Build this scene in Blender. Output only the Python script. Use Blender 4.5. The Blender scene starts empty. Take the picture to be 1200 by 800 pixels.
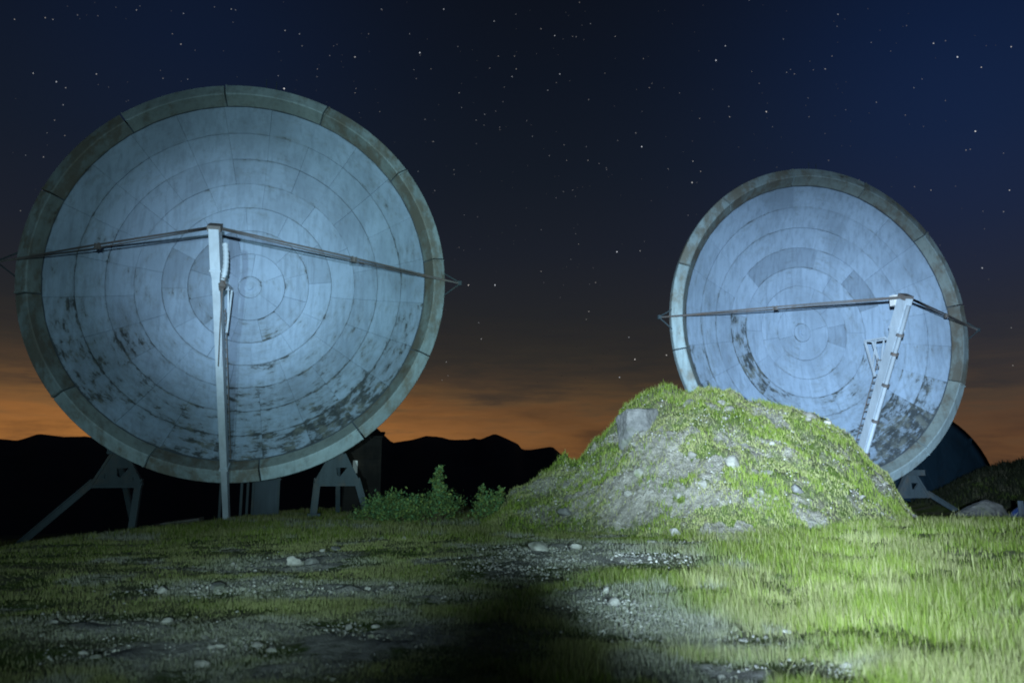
import bpy, math, random
import numpy as np
from mathutils import Vector, Matrix, Euler

rng = np.random.default_rng(7)
random.seed(7)
SC = bpy.context.scene
COL = SC.collection
R = math.radians

# ------------------------------------------------------------------ camera
F_PX = 842.6                      # focal length in photograph pixels (1200 wide)
PITCH = R(9.06)
CAM = np.array([0.0, 0.0, 1.6])
cam_data = bpy.data.cameras.new("camera")
cam_data.sensor_width = 36.0
cam_data.sensor_fit = 'HORIZONTAL'
cam_data.lens = F_PX / 1200.0 * 36.0
cam_data.clip_start = 0.1
cam_data.clip_end = 20000.0
cam_data.dof.use_dof = True                        # night exposure, lens wide open
cam_data.dof.focus_distance = 33.0
cam_data.dof.aperture_fstop = 1.2
cam = bpy.data.objects.new("camera", cam_data)
cam.location = CAM
cam.rotation_euler = (R(90) + PITCH, 0, 0)
COL.objects.link(cam)
SC.camera = cam
SC.cycles.pixel_filter_type = 'BLACKMAN_HARRIS'
SC.cycles.filter_width = 1.9
SC.view_settings.view_transform = 'Standard'
SC.view_settings.look = 'None'
SC.view_settings.gamma = 1.0
SC.view_settings.use_curve_mapping = False
SC.view_settings.exposure = 0.0
SC.cycles.max_bounces = 5


def lin(c):
    out = []
    for v in c[:3]:
        v = v / 255.0
        out.append(v / 12.92 if v <= 0.04045 else ((v + 0.055) / 1.055) ** 2.4)
    return tuple(out) + (1.0,)


# ------------------------------------------------------------------ night sky
world = bpy.data.worlds.new("World")
SC.world = world
world.use_nodes = True
wt = world.node_tree
wt.nodes.clear()


def nd(t, kind, **kw):
    n = t.nodes.new(kind)
    for k, v in kw.items():
        setattr(n, k, v)
    return n


def mth(t, op, a, b=None, clamp=False):
    n = t.nodes.new('ShaderNodeMath')
    n.operation = op
    n.use_clamp = clamp
    for i, v in enumerate((a, b)):
        if v is None:
            continue
        if isinstance(v, (int, float)):
            n.inputs[i].default_value = v
        else:
            t.links.new(v, n.inputs[i])
    return n.outputs[0]


def ramp(t, fac, stops, interp='LINEAR'):
    n = t.nodes.new('ShaderNodeValToRGB')
    n.color_ramp.interpolation = interp
    els = n.color_ramp.elements
    while len(els) < len(stops):
        els.new(0.5)
    for e, (p, c) in zip(els, stops):
        e.position = p
        e.color = c if len(c) == 4 else tuple(c) + (1.0,)
    if fac is not None:
        t.links.new(fac, n.inputs[0])
    return n.outputs[0]


def mixc(t, fac, a, b, mode='MIX'):
    n = t.nodes.new('ShaderNodeMix')
    n.data_type = 'RGBA'
    n.blend_type = mode
    n.clamp_factor = True
    for idx, v in ((0, fac), (6, a), (7, b)):
        if isinstance(v, (int, float)):
            n.inputs[idx].default_value = v
        elif isinstance(v, tuple):
            n.inputs[idx].default_value = v
        else:
            t.links.new(v, n.inputs[idx])
    return n.outputs[2]


def noise(t, vec, scale, detail=4.0, rough=0.55, dim='3D'):
    n = t.nodes.new('ShaderNodeTexNoise')
    n.noise_dimensions = dim
    n.inputs['Scale'].default_value = scale
    n.inputs['Detail'].default_value = detail
    n.inputs['Roughness'].default_value = rough
    if vec is not None:
        t.links.new(vec, n.inputs['Vector'])
    return n.outputs['Fac']


def vscale(t, vec, s):
    n = t.nodes.new('ShaderNodeVectorMath')
    n.operation = 'MULTIPLY'
    t.links.new(vec, n.inputs[0])
    n.inputs[1].default_value = s
    return n.outputs[0]


tc = nd(wt, 'ShaderNodeTexCoord')
sep = nd(wt, 'ShaderNodeSeparateXYZ')
wt.links.new(tc.outputs['Generated'], sep.inputs[0])
elev = mth(wt, 'MULTIPLY', mth(wt, 'ARCSINE', sep.outputs[2]), 180 / math.pi)      # degrees
azim = mth(wt, 'MULTIPLY', mth(wt, 'ARCTAN2', sep.outputs[0], sep.outputs[1]), 180 / math.pi)
# thin cloud bands low over the horizon bend the glow up and down
cl = noise(wt, vscale(wt, tc.outputs['Generated'], (3.0, 3.0, 16.0)), 2.2, 6.0, 0.6)
cl2 = noise(wt, vscale(wt, tc.outputs['Generated'], (6.0, 6.0, 60.0)), 1.7, 4.0, 0.6)
wob = mth(wt, 'ADD', mth(wt, 'MULTIPLY', mth(wt, 'SUBTRACT', cl, 0.5), 13.0),
          mth(wt, 'MULTIPLY', mth(wt, 'SUBTRACT', cl2, 0.5), 5.0))
low = mth(wt, 'SUBTRACT', 1.0, mth(wt, 'DIVIDE', elev, 14.0), True)
ev = mth(wt, 'ADD', elev, mth(wt, 'MULTIPLY', wob, low))
fe = mth(wt, 'DIVIDE', mth(wt, 'ADD', ev, 5.0), 95.0, True)


def fp(d):
    return (d + 5.0) / 95.0


base = ramp(wt, fe, [(fp(-5), lin((40, 34, 30))), (fp(1), lin((60, 47, 36))), (fp(4), lin((57, 51, 41))),
                     (fp(6.5), lin((46, 44, 40))), (fp(9), lin((39, 39, 39))), (fp(12.5), lin((33, 35, 40))),
                     (fp(16), lin((27, 31, 40))), (fp(22), lin((20, 26, 36))), (fp(29), lin((15, 21, 32))),
                     (fp(35), lin((13, 18, 28))), (fp(90), lin((11, 14, 22)))])
glow = ramp(wt, fe, [(fp(-4), (0.16, 0.055, 0.012)), (fp(1.5), (0.31, 0.115, 0.018)), (fp(2.8), (0.27, 0.098, 0.016)),
                     (fp(4.3), (0.14, 0.056, 0.011)), (fp(5.8), (0.05, 0.020, 0.005)), (fp(8), (0.012, 0.006, 0.002)),
                     (fp(11), (0.0, 0.0, 0.0))])
ga = mth(wt, 'DIVIDE', mth(wt, 'ADD', azim, 26.0), 25.0)
patchy = mth(wt, 'ADD', 0.35, mth(wt, 'MULTIPLY', ramp(wt, cl, [(0.30, (0, 0, 0)), (0.62, (1, 1, 1))]), 0.75))
gfac = mth(wt, 'MULTIPLY', patchy, mth(wt, 'ADD', mth(wt, 'MULTIPLY', mth(wt, 'EXPONENT', mth(wt, 'MULTIPLY', mth(wt, 'MULTIPLY', ga, ga), -1.0)), 0.9), 0.20))
skyc = mixc(wt, 1.0, base, mixc(wt, 1.0, glow, nd(wt, 'ShaderNodeCombineXYZ').outputs[0], 'MULTIPLY'), 'ADD')
comb = [n for n in wt.nodes if n.bl_idname == 'ShaderNodeCombineXYZ'][0]
for i in range(3):
    wt.links.new(gfac, comb.inputs[i])


def px_dir(px, py):
    a = (px - 600) / F_PX
    b = (400 - py) / F_PX
    c, s = math.cos(PITCH), math.sin(PITCH)
    return np.array([a, c - b * s, s + b * c])


# two broad, faint regions of bluer sky
for (bx, by, wdt, amt) in ((230, 40, 0.22, (0.0003, 0.003, 0.015)), (1150, 110, 0.26, (0.0004, 0.0066, 0.035))):
    d = px_dir(bx, by)
    d = d / np.linalg.norm(d)
    dot = nd(wt, 'ShaderNodeVectorMath', operation='DOT_PRODUCT')
    wt.links.new(tc.outputs['Generated'], dot.inputs[0])
    dot.inputs[1].default_value = tuple(d)
    ang = mth(wt, 'DIVIDE', mth(wt, 'SUBTRACT', 1.0, dot.outputs['Value']), -(wdt ** 2) / 2)
    lobe = mth(wt, 'EXPONENT', ang)
    skyc = mixc(wt, lobe, skyc, mixc(wt, 1.0, skyc, tuple(amt) + (1.0,), 'ADD'))
bg = nd(wt, 'ShaderNodeBackground')
wt.links.new(skyc, bg.inputs[0])
bg.inputs[1].default_value = 1.0
wo = nd(wt, 'ShaderNodeOutputWorld')
wt.links.new(bg.outputs[0], wo.inputs[0])


# ------------------------------------------------------------------ the two torches held behind the camera, and added fills
def torch(name, loc, target, half_deg, power, blend=1.0, color=(0.66, 0.84, 1.0)):
    l = bpy.data.lights.new(name, 'SPOT')
    l.energy = power
    l.color = color
    l.spot_size = R(half_deg * 2)
    l.spot_blend = blend
    l.shadow_soft_size = 0.12
    o = bpy.data.objects.new(name, l)
    o.location = loc
    o.rotation_euler = (Vector(target) - Vector(loc)).to_track_quat('-Z', 'Y').to_euler()
    COL.objects.link(o)


# core and wide soft spill of each torch, plus two added fill lamps
TORCH_A, TORCH_B = (1.3, -4.0, 1.8), (-1.9, -4.0, 1.8)
CORE, SPILL = (0.63, 0.82, 1.0), (0.60, 0.89, 0.93)
for nm, org, az_t, el_t, half, watts, tone_, soft in (
        ("torch_flood", TORCH_A, -0.3491, 0.3316, 31.3, 11800, SPILL, 0.46), ("torch_beam", TORCH_A, -0.3575, 0.2023, 10.1, 30000, CORE, 1.0),
        ("ground_fill", TORCH_A, 0.0323, -0.0710, 7.6, 16200, SPILL, 1.0), ("torch_core", TORCH_A, -0.3557, 0.1745, 6.3, 19500, CORE, 1.0),  # first lamp: added fill for the dim ground between the beams
        ("torch_flood", TORCH_B, 0.4276, 0.3142, 32.0, 6700, SPILL, 0.55), ("torch_beam", TORCH_B, 0.3370, 0.1015, 16.6, 98000, CORE, 1.0),
        ("side_fill", TORCH_B, -0.0283, 0.1947, 22.1, 30700, SPILL, 1.0), ("torch_beam", TORCH_B, 0.4851, 0.0430, 16.4, 78000, CORE, 1.0)):  # first lamp: added off to the side to fill the middle
    torch(nm, org, (org[0] + 30 * math.sin(az_t) * math.cos(el_t), org[1] + 30 * math.cos(az_t) * math.cos(el_t), org[2] + 30 * math.sin(el_t)), half, watts, soft, tone_)


# ------------------------------------------------------------------ mesh helpers
class MB:
    def __init__(self):
        self.v, self.f, self.m = [], [], []

    def add(self, verts, faces, mat=0):
        o = len(self.v)
        self.v += [tuple(map(float, p)) for p in verts]
        self.f += [tuple(i + o for i in f) for f in faces]
        self.m += [mat] * len(faces)
        return self

    def box(self, c, s, mat=0):
        x, y, z = c
        a, b, d = s[0] / 2, s[1] / 2, s[2] / 2
        vs = [(x + i * a, y + j * b, z + k * d) for i in (-1, 1) for j in (-1, 1) for k in (-1, 1)]
        return self.add(vs, [(0, 1, 3, 2), (4, 6, 7, 5), (0, 4, 5, 1), (2, 3, 7, 6), (0, 2, 6, 4), (1, 5, 7, 3)], mat)

    def beam(self, p, q, w, h, side=(1, 0, 0), w2=None, h2=None, mat=0):
        p, q = Vector(p), Vector(q)
        d = (q - p).normalized()
        s = Vector(side)
        s = (s - d * s.dot(d)).normalized()
        t = d.cross(s)
        w2 = w if w2 is None else w2
        h2 = h if h2 is None else h2
        vs = []
        for base_, ww, hh in ((p, w, h), (q, w2, h2)):
            for (i, j) in ((-1, -1), (1, -1), (1, 1), (-1, 1)):
                vs.append(base_ + s * (i * ww / 2) + t * (j * hh / 2))
        return self.add(vs, [(0, 1, 2, 3), (4, 7, 6, 5), (0, 4, 5, 1), (1, 5, 6, 2), (2, 6, 7, 3), (3, 7, 4, 0)], mat)

    def tube(self, pts, r, n=8, mat=0, cap=True):
        pts = [Vector(p) for p in pts]
        rs = r if isinstance(r, (list, tuple)) else [r] * len(pts)
        vs, fs = [], []
        for i, p in enumerate(pts):
            d = (pts[min(i + 1, len(pts) - 1)] - pts[max(i - 1, 0)]).normalized()
            a = Vector((0, 0, 1)) if abs(d.z) < 0.9 else Vector((1, 0, 0))
            s = d.cross(a).normalized()
            t = d.cross(s)
            for k in range(n):
                an = 2 * math.pi * k / n
                vs.append(p + (s * math.cos(an) + t * math.sin(an)) * rs[i])
        for i in range(len(pts) - 1):
            for k in range(n):
                k2 = (k + 1) % n
                fs.append((i * n + k, i * n + k2, (i + 1) * n + k2, (i + 1) * n + k))
        if cap:
            fs.append(tuple(range(n)))
            fs.append(tuple((len(pts) - 1) * n + k for k in reversed(range(n))))
        return self.add(vs, fs, mat)

    def mesh(self, name, mats, smooth=False, flat_quads=None):
        me = bpy.data.meshes.new(name)
        me.from_pydata(self.v, [], self.f)
        for m in (mats if isinstance(mats, (list, tuple)) else [mats]):
            me.materials.append(m)
        if len(me.materials) > 1:
            me.polygons.foreach_set('material_index', self.m)
        if smooth:
            me.polygons.foreach_set('use_smooth', [True] * (flat_quads or len(me.polygons)) + [False] * (len(me.polygons) - (flat_quads or len(me.polygons))))
        me.update()
        return me

    def build(self, name, mats, parent=None, smooth=False, loc=(0, 0, 0), rot=(0, 0, 0)):
        return obj(name, self.mesh(name, mats, smooth), parent, loc, rot)


def obj(name, me, parent=None, loc=(0, 0, 0), rot=(0, 0, 0)):
    o = bpy.data.objects.new(name, me)
    o.location = loc
    o.rotation_euler = rot
    COL.objects.link(o)
    if parent is not None:
        o.parent = parent
    return o


def tag(o, label=None, cat=None, group=None, kind=None):
    if label:
        o['label'] = label
    if cat:
        o['category'] = cat
    if group:
        o['group'] = group
    if kind:
        o['kind'] = kind
    return o


def thing(name, label, cat, loc=(0, 0, 0), rotz=0.0, group=None):
    o = bpy.data.objects.new(name, None)
    o.empty_display_size = 0.2
    o.location = loc
    o.rotation_euler = (0, 0, rotz)
    COL.objects.link(o)
    return tag(o, label, cat, group)


def np_mesh(name, verts, quads=None, tris=None, mats=(), smooth=True, attrs=None, cols=None):
    me = bpy.data.meshes.new(name)
    verts = np.asarray(verts, np.float32)
    loops, starts, tot, o = [], [], [], 0
    if quads is not None and len(quads):
        loops.append(np.asarray(quads, np.int32).ravel())
        starts.append(np.arange(len(quads)) * 4)
        tot.append(np.full(len(quads), 4))
        o = len(quads) * 4
    if tris is not None and len(tris):
        loops.append(np.asarray(tris, np.int32).ravel())
        starts.append(o + np.arange(len(tris)) * 3)
        tot.append(np.full(len(tris), 3))
    loops = np.concatenate(loops)
    starts = np.concatenate(starts).astype(np.int32)
    me.vertices.add(len(verts))
    me.vertices.foreach_set('co', verts.ravel())
    me.loops.add(len(loops))
    me.loops.foreach_set('vertex_index', loops.astype(np.int32))
    me.polygons.add(len(starts))
    me.polygons.foreach_set('loop_start', starts)
    if smooth:
        me.polygons.foreach_set('use_smooth', np.ones(len(starts), bool))
    for k, a in (attrs or {}).items():
        at = me.attributes.new(k, 'FLOAT', 'POINT')
        at.data.foreach_set('value', np.asarray(a, np.float32).ravel())
    for k, a in (cols or {}).items():
        at = me.attributes.new(k, 'FLOAT_COLOR', 'POINT')
        at.data.foreach_set('color', np.asarray(a, np.float32).ravel())
    for m in mats:
        me.materials.append(m)
    me.update(calc_edges=True)
    me.validate()
    return me


# ------------------------------------------------------------------ numpy noise
_P = rng.random((512, 512)).astype(np.float32)


def vnoise(x, y, seed=0):
    x = np.asarray(x, float) + seed * 37.17
    y = np.asarray(y, float) + seed * 91.73
    xi, yi = np.floor(x).astype(int), np.floor(y).astype(int)
    fx, fy = x - xi, y - yi
    fx, fy = fx * fx * (3 - 2 * fx), fy * fy * (3 - 2 * fy)
    a, b = _P[xi % 512, yi % 512], _P[(xi + 1) % 512, yi % 512]
    c, d = _P[xi % 512, (yi + 1) % 512], _P[(xi + 1) % 512, (yi + 1) % 512]
    return (a * (1 - fx) + b * fx) * (1 - fy) + (c * (1 - fx) + d * fx) * fy


def fbm(x, y, sc, oct_=4, seed=0, gain=0.5):
    t, amp, nrm = 0.0, 1.0, 0.0
    for k in range(oct_):
        t = t + amp * vnoise(np.asarray(x) * sc, np.asarray(y) * sc, seed + k * 3)
        nrm += amp
        amp *= gain
        sc *= 2.03
    return t / nrm


def sst(a, b, x):
    t = np.clip((np.asarray(x, float) - a) / (b - a), 0, 1)
    return t * t * (3 - 2 * t)


# ------------------------------------------------------------------ materials
MAT = {}


def new_mat(name):
    m = bpy.data.materials.new(name)
    m.use_nodes = True
    t = m.node_tree
    b = t.nodes['Principled BSDF']
    b.inputs['Roughness'].default_value = 0.85
    b.inputs['Specular IOR Level'].default_value = 0.25
    MAT[name] = m
    return m, t, b


def bump(t, b, h, strength, dist=0.02):
    n = t.nodes.new('ShaderNodeBump')
    n.inputs['Strength'].default_value = strength
    n.inputs['Distance'].default_value = dist
    t.links.new(h, n.inputs['Height'])
    t.links.new(n.outputs[0], b.inputs['Normal'])


def attr(t, name, typ='GEOMETRY', out='Fac'):
    n = t.nodes.new('ShaderNodeAttribute')
    n.attribute_type = typ
    n.attribute_name = name
    return n.outputs[out]


def position(t):
    return t.nodes.new('ShaderNodeNewGeometry').outputs['Position']


def sw(t, x, a, b):
    n = t.nodes.new('ShaderNodeMapRange')
    n.interpolation_type = 'SMOOTHSTEP'
    n.inputs['From Min'].default_value = a
    n.inputs['From Max'].default_value = b
    t.links.new(x, n.inputs['Value'])
    return n.outputs['Result']


def weathered(name, paint, dark, rust, streak=0.35, use_peel=True, peel0=0.0, rust_amt=0.3, rough=0.7):
    m, t, b = new_mat(name)
    if name in ('hut_wood', 'unlit_shell', 'shell_metal'):
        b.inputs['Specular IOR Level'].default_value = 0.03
    p = position(t)
    tint = attr(t, 'tint', 'OBJECT')
    big = noise(t, vscale(t, p, (1.0, 1.0, 0.6)), 0.45, 5, 0.6)
    strk = noise(t, vscale(t, p, (5.0, 5.0, 0.45)), 1.0, 4, 0.6)
    fine = noise(t, p, 6.0, 5, 0.65)
    c = mixc(t, mth(t, 'MULTIPLY', sw(t, strk, 0.42, 0.75), streak), paint, tuple(v * 0.5 for v in paint[:3]) + (1,))
    c = mixc(t, mth(t, 'MULTIPLY', sw(t, big, 0.42, 0.68), 0.65), c, tuple(v * 0.62 for v in paint[:3]) + (1,))
    c = mixc(t, mth(t, 'MULTIPLY', sw(t, fine, 0.5, 0.75), 0.22), c, tuple(v * 0.6 for v in paint[:3]) + (1,))
    if use_peel:
        peel = mth(t, 'ADD', attr(t, 'peel', 'OBJECT'), peel0)
        tcn = nd(t, 'ShaderNodeTexCoord').outputs['Object']
        sx_ = nd(t, 'ShaderNodeSeparateXYZ')
        t.links.new(tcn, sx_.inputs[0])
        rr_ = mth(t, 'SQRT', mth(t, 'ADD', mth(t, 'MULTIPLY', sx_.outputs[0], sx_.outputs[0]), mth(t, 'MULTIPLY', sx_.outputs[2], sx_.outputs[2])))
        an_ = mth(t, 'ARCTAN2', sx_.outputs[0], sx_.outputs[2])
        rnd = nd(t, 'ShaderNodeObjectInfo').outputs['Random']
        pv = nd(t, 'ShaderNodeCombineXYZ')
        t.links.new(mth(t, 'MULTIPLY', mth(t, 'MULTIPLY', an_, rr_), 0.75), pv.inputs[0])
        t.links.new(mth(t, 'MULTIPLY', rr_, 2.1), pv.inputs[1])
        t.links.new(mth(t, 'MULTIPLY', rnd, 60.0), pv.inputs[2])
        fl = mth(t, 'ADD', mth(t, 'MULTIPLY', noise(t, pv.outputs[0], 2.0, 8, 0.72), 0.7),
                 mth(t, 'MULTIPLY', noise(t, p, 1.1, 4, 0.6), 0.3))
        # grime gathers along the ring seams
        fr = mth(t, 'FRACT', mth(t, 'DIVIDE', mth(t, 'SUBTRACT', rr_, 0.52), 1.079))
        sm = mth(t, 'ABSOLUTE', mth(t, 'SUBTRACT', fr, 0.5))
        seam = mth(t, 'MULTIPLY', sw(t, sm, 0.40, 0.50), 0.07)
        thr = mth(t, 'ADD', mth(t, 'ADD', fl, seam), mth(t, 'MULTIPLY', peel, 0.26))
        k = sw(t, thr, 0.64, 0.73)
        rsp = noise(t, p, 1.7, 4, 0.6)
        stain = sw(t, thr, 0.50, 0.72)
        c = mixc(t, mth(t, 'MULTIPLY', stain, 0.42), c, rust)
        c = mixc(t, mth(t, 'MULTIPLY', k, 0.88), c, mixc(t, sw(t, rsp, 0.45, 0.65), dark, rust))
    r2 = noise(t, vscale(t, p, (1.4, 1.4, 0.9)), 0.85, 5, 0.66)
    r2 = mth(t, 'ADD', r2, mth(t, 'MULTIPLY', attr(t, 'rust', 'OBJECT'), 0.12))
    c = mixc(t, mth(t, 'MULTIPLY', sw(t, r2, 0.5, 0.70), rust_amt), c, rust)
    c = mixc(t, 1.0, c, mixc(t, 0.5, (0, 0, 0, 1), nd(t, 'ShaderNodeCombineXYZ').outputs[0]), 'MULTIPLY')
    cmb = [n for n in t.nodes if n.bl_idname == 'ShaderNodeCombineXYZ'][-1]
    tv = mth(t, 'ADD', mth(t, 'MULTIPLY', tint, 2.0), 2.0)
    for i in range(3):
        t.links.new(tv, cmb.inputs[i])
    t.links.new(c, b.inputs['Base Color'])
    b.inputs['Roughness'].default_value = rough
    bump(t, b, fine, 0.25, 0.02)
    return m


weathered('panel_paint', (0.295, 0.405, 0.55, 1), (0.028, 0.034, 0.034, 1), (0.12, 0.135, 0.12, 1), 0.5, True, 0.0, 0.04, 0.62)
weathered('collar_paint', (0.31, 0.41, 0.45, 1), (0.06, 0.055, 0.043, 1), (0.15, 0.135, 0.10, 1), 0.55, True, 0.05, 0.75)
weathered('collar_rust', (0.20, 0.25, 0.25, 1), (0.035, 0.03, 0.022, 1), (0.10, 0.08, 0.055, 1), 0.5, True, 0.0, 0.7)
weathered('shell_metal', (0.075, 0.10, 0.125, 1), (0.03, 0.03, 0.03, 1), (0.08, 0.06, 0.045, 1), 0.4, False, 0, 0.3)
weathered('unlit_shell', (0.016, 0.038, 0.062, 1), (0.03, 0.03, 0.03, 1), (0.02, 0.022, 0.025, 1), 0.4, False, 0, 0.3)  # far dish: its lack of light is put into this dark colour
weathered('mast_paint', (0.42, 0.50, 0.58, 1), (0.06, 0.055, 0.05, 1), (0.20, 0.15, 0.11, 1), 0.35, False, 0, 0.12, 0.5)
weathered('strut_paint', (0.13, 0.125, 0.125, 1), (0.04, 0.03, 0.03, 1), (0.14, 0.09, 0.065, 1), 0.4, False, 0, 0.7, 0.6)
weathered('frame_paint', (0.05, 0.074, 0.09, 1), (0.04, 0.04, 0.04, 1), (0.11, 0.085, 0.06, 1), 0.5, False, 0, 0.35)
weathered('hut_wood', (0.014, 0.014, 0.014, 1), (0.03, 0.03, 0.03, 1), (0.05, 0.04, 0.03, 1), 0.5, False, 0, 0.3)
weathered('notice_paint', (0.72, 0.74, 0.74, 1), (0.2, 0.2, 0.2, 1), (0.4, 0.35, 0.3, 1), 0.3, False, 0, 0.1)
weathered('sheet_plastic', (0.02, 0.045, 0.16, 1), (0.02, 0.02, 0.03, 1), (0.03, 0.04, 0.10, 1), 0.3, False, 0, 0.2, 0.45)


def soil_material(name, st0=(0.24, 0.238, 0.22, 1), st1=(0.48, 0.47, 0.44, 1)):
    m, t, b = new_mat(name)
    p = position(t)
    gr = attr(t, 'gravel')
    n1 = noise(t, p, 0.9, 6, 0.62)
    n2 = noise(t, p, 7.0, 6, 0.7)
    n3 = noise(t, p, 28.0, 3, 0.6)
    soil = mixc(t, sw(t, n2, 0.35, 0.7), (0.10, 0.10, 0.062, 1), (0.24, 0.23, 0.17, 1))
    moss = mixc(t, sw(t, n3, 0.35, 0.7), (0.06, 0.10, 0.018, 1), (0.11, 0.15, 0.035, 1))
    veg = mixc(t, sw(t, n1, 0.38, 0.62), moss, soil)
    stone = mixc(t, sw(t, n2, 0.3, 0.72), st0, st1)
    stone = mixc(t, mth(t, 'MULTIPLY', sw(t, n3, 0.5, 0.8), 0.7), stone, (0.09, 0.088, 0.08, 1))
    k = sw(t, mth(t, 'ADD', gr, mth(t, 'MULTIPLY', mth(t, 'SUBTRACT', n2, 0.5), 0.9)), 0.35, 0.65)
    c = mixc(t, k, veg, stone)
    t.links.new(c, b.inputs['Base Color'])
    b.inputs['Roughness'].default_value = 0.95
    b.inputs['Specular IOR Level'].default_value = 0.1
    bump(t, b, mth(t, 'ADD', n2, mth(t, 'MULTIPLY', n3, 0.5)), 1.0, 0.12)
    return m


soil_material('ground_soil')
soil_material('mound_soil', (0.16, 0.155, 0.125, 1), (0.37, 0.355, 0.30, 1))

m, t, b = new_mat('mountain_rock')
t.links.new(mixc(t, noise(t, position(t), 0.004, 6, 0.6), (0.03, 0.034, 0.03, 1), (0.07, 0.07, 0.065, 1)), b.inputs['Base Color'])


def rock_material(name, c0, c1, moss):
    m, t, b = new_mat(name)
    p = position(t)
    n1 = noise(t, p, 3.0, 7, 0.65)
    n2 = noise(t, p, 22.0, 4, 0.65)
    c = mixc(t, sw(t, n1, 0.3, 0.7), c0, c1)
    c = mixc(t, mth(t, 'MULTIPLY', sw(t, n2, 0.52, 0.75), 0.6), c, tuple(v * 0.4 for v in c0[:3]) + (1,))
    c = mixc(t, mth(t, 'MULTIPLY', sw(t, noise(t, p, 1.3, 5, 0.6), 0.52, 0.66), moss), c, (0.07, 0.09, 0.03, 1))
    t.links.new(c, b.inputs['Base Color'])
    b.inputs['Roughness'].default_value = 0.9
    bump(t, b, mth(t, 'ADD', n1, mth(t, 'MULTIPLY', n2, 0.3)), 0.7, 0.04)


rock_material('pale_stone', (0.20, 0.195, 0.18, 1), (0.38, 0.37, 0.34, 1), 0.6)
rock_material('gravel_stone', (0.18, 0.18, 0.165, 1), (0.42, 0.41, 0.38, 1), 0.3)
rock_material('grey_stone', (0.075, 0.077, 0.075, 1), (0.16, 0.16, 0.155, 1), 0.35)


def leaf_material(name, trans=0.35, rough=0.6):
    m, t, b = new_mat(name)
    c = attr(t, 'tone', 'GEOMETRY', 'Color')
    t.links.new(c, b.inputs['Base Color'])
    b.inputs['Roughness'].default_value = rough
    b.inputs['Specular IOR Level'].default_value = 0.15
    tr = nd(t, 'ShaderNodeBsdfTranslucent')
    t.links.new(c, tr.inputs[0])
    mx = nd(t, 'ShaderNodeMixShader')
    mx.inputs[0].default_value = trans
    t.links.new(b.outputs[0], mx.inputs[1])
    t.links.new(tr.outputs[0], mx.inputs[2])
    t.links.new(mx.outputs[0], t.nodes['Material Output'].inputs[0])


leaf_material('grass_blade')
leaf_material('leaf')
m, t, b = new_mat('stem_wood')
b.inputs['Base Color'].default_value = (0.07, 0.06, 0.035, 1)

m, t, b = new_mat('star_light')
em = nd(t, 'ShaderNodeEmission')
t.links.new(attr(t, 'tone', 'GEOMETRY', 'Color'), em.inputs[0])
em.inputs[1].default_value = 1.0
t.links.new(em.outputs[0], t.nodes['Material Output'].inputs[0])
m.cycles.emission_sampling = 'NONE'

# ------------------------------------------------------------------ ground
GAZ = R(11.35)                                      # both big dishes point the same way
DISH_L = np.array([-11.951, 30.99, 7.874 + 1.6])    # rim centres
DISH_R = np.array([17.128, 38.597, 6.998 + 1.6])
HUB = 10.4                                          # rim centre above the foot


def ground_z(x, y, rough=True):
    x, y = np.asarray(x, float), np.asarray(y, float)
    z = -0.034 * np.clip(y - 3, 0, 45)
    z = z + 0.36 * np.exp(-((x - 12) / 10) ** 2 - ((y - 18.5) / 6) ** 2)
    z = z - 1.3 * sst(-10, -20, x) * sst(8, 24, y)
    z = z - 0.75 * sst(25, 35, y) * sst(6, 13, x)
    z = z + 3.3 * np.exp(-((x - 40) / 9.0) ** 4 - ((y - 52) / 4.5) ** 2)
    rho = np.hypot(x, y - 8)
    r0 = 38 + 24 * sst(8, 26, x)
    d = np.clip(rho - r0, 0, None)
    z = z - 150 * (1 - np.exp(-d * d / (d + 6) * 0.3 / 150))
    if rough:
        z = z + 0.16 * (fbm(x, y, 0.33, 4, 1) - 0.5) + 0.05 * (fbm(x, y, 1.9, 3, 5) - 0.5)
        z = z + 1.1 * (fbm(x, y, 0.5, 4, 9) - 0.5) * np.exp(-((x - 40) / 10.0) ** 4 - ((y - 52) / 5.5) ** 2)
    return z


# mound of spoil: silhouette heights read along its crest
_cy = 25.0
_sil = [(560, 612), (585, 595), (597, 573), (620, 562), (640, 552), (660, 540), (672, 532), (700, 510), (720, 492), (735, 476), (746, 464),
        (760, 457), (775, 456), (795, 456), (822, 455), (845, 458), (870, 464), (902, 473), (927, 477), (960, 487),
        (982, 494), (1000, 508), (1020, 530), (1040, 553), (1057, 579), (1072, 600), (1088, 618)]
_mx, _mh = [], []
for (sx, sy) in _sil:
    d = px_dir(sx, sy)
    X = d / d[1] * _cy
    _mx.append(X[0])
    _mh.append(X[2] + 1.6)
_mx, _mh = np.array(_mx), np.array(_mh)


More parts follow.
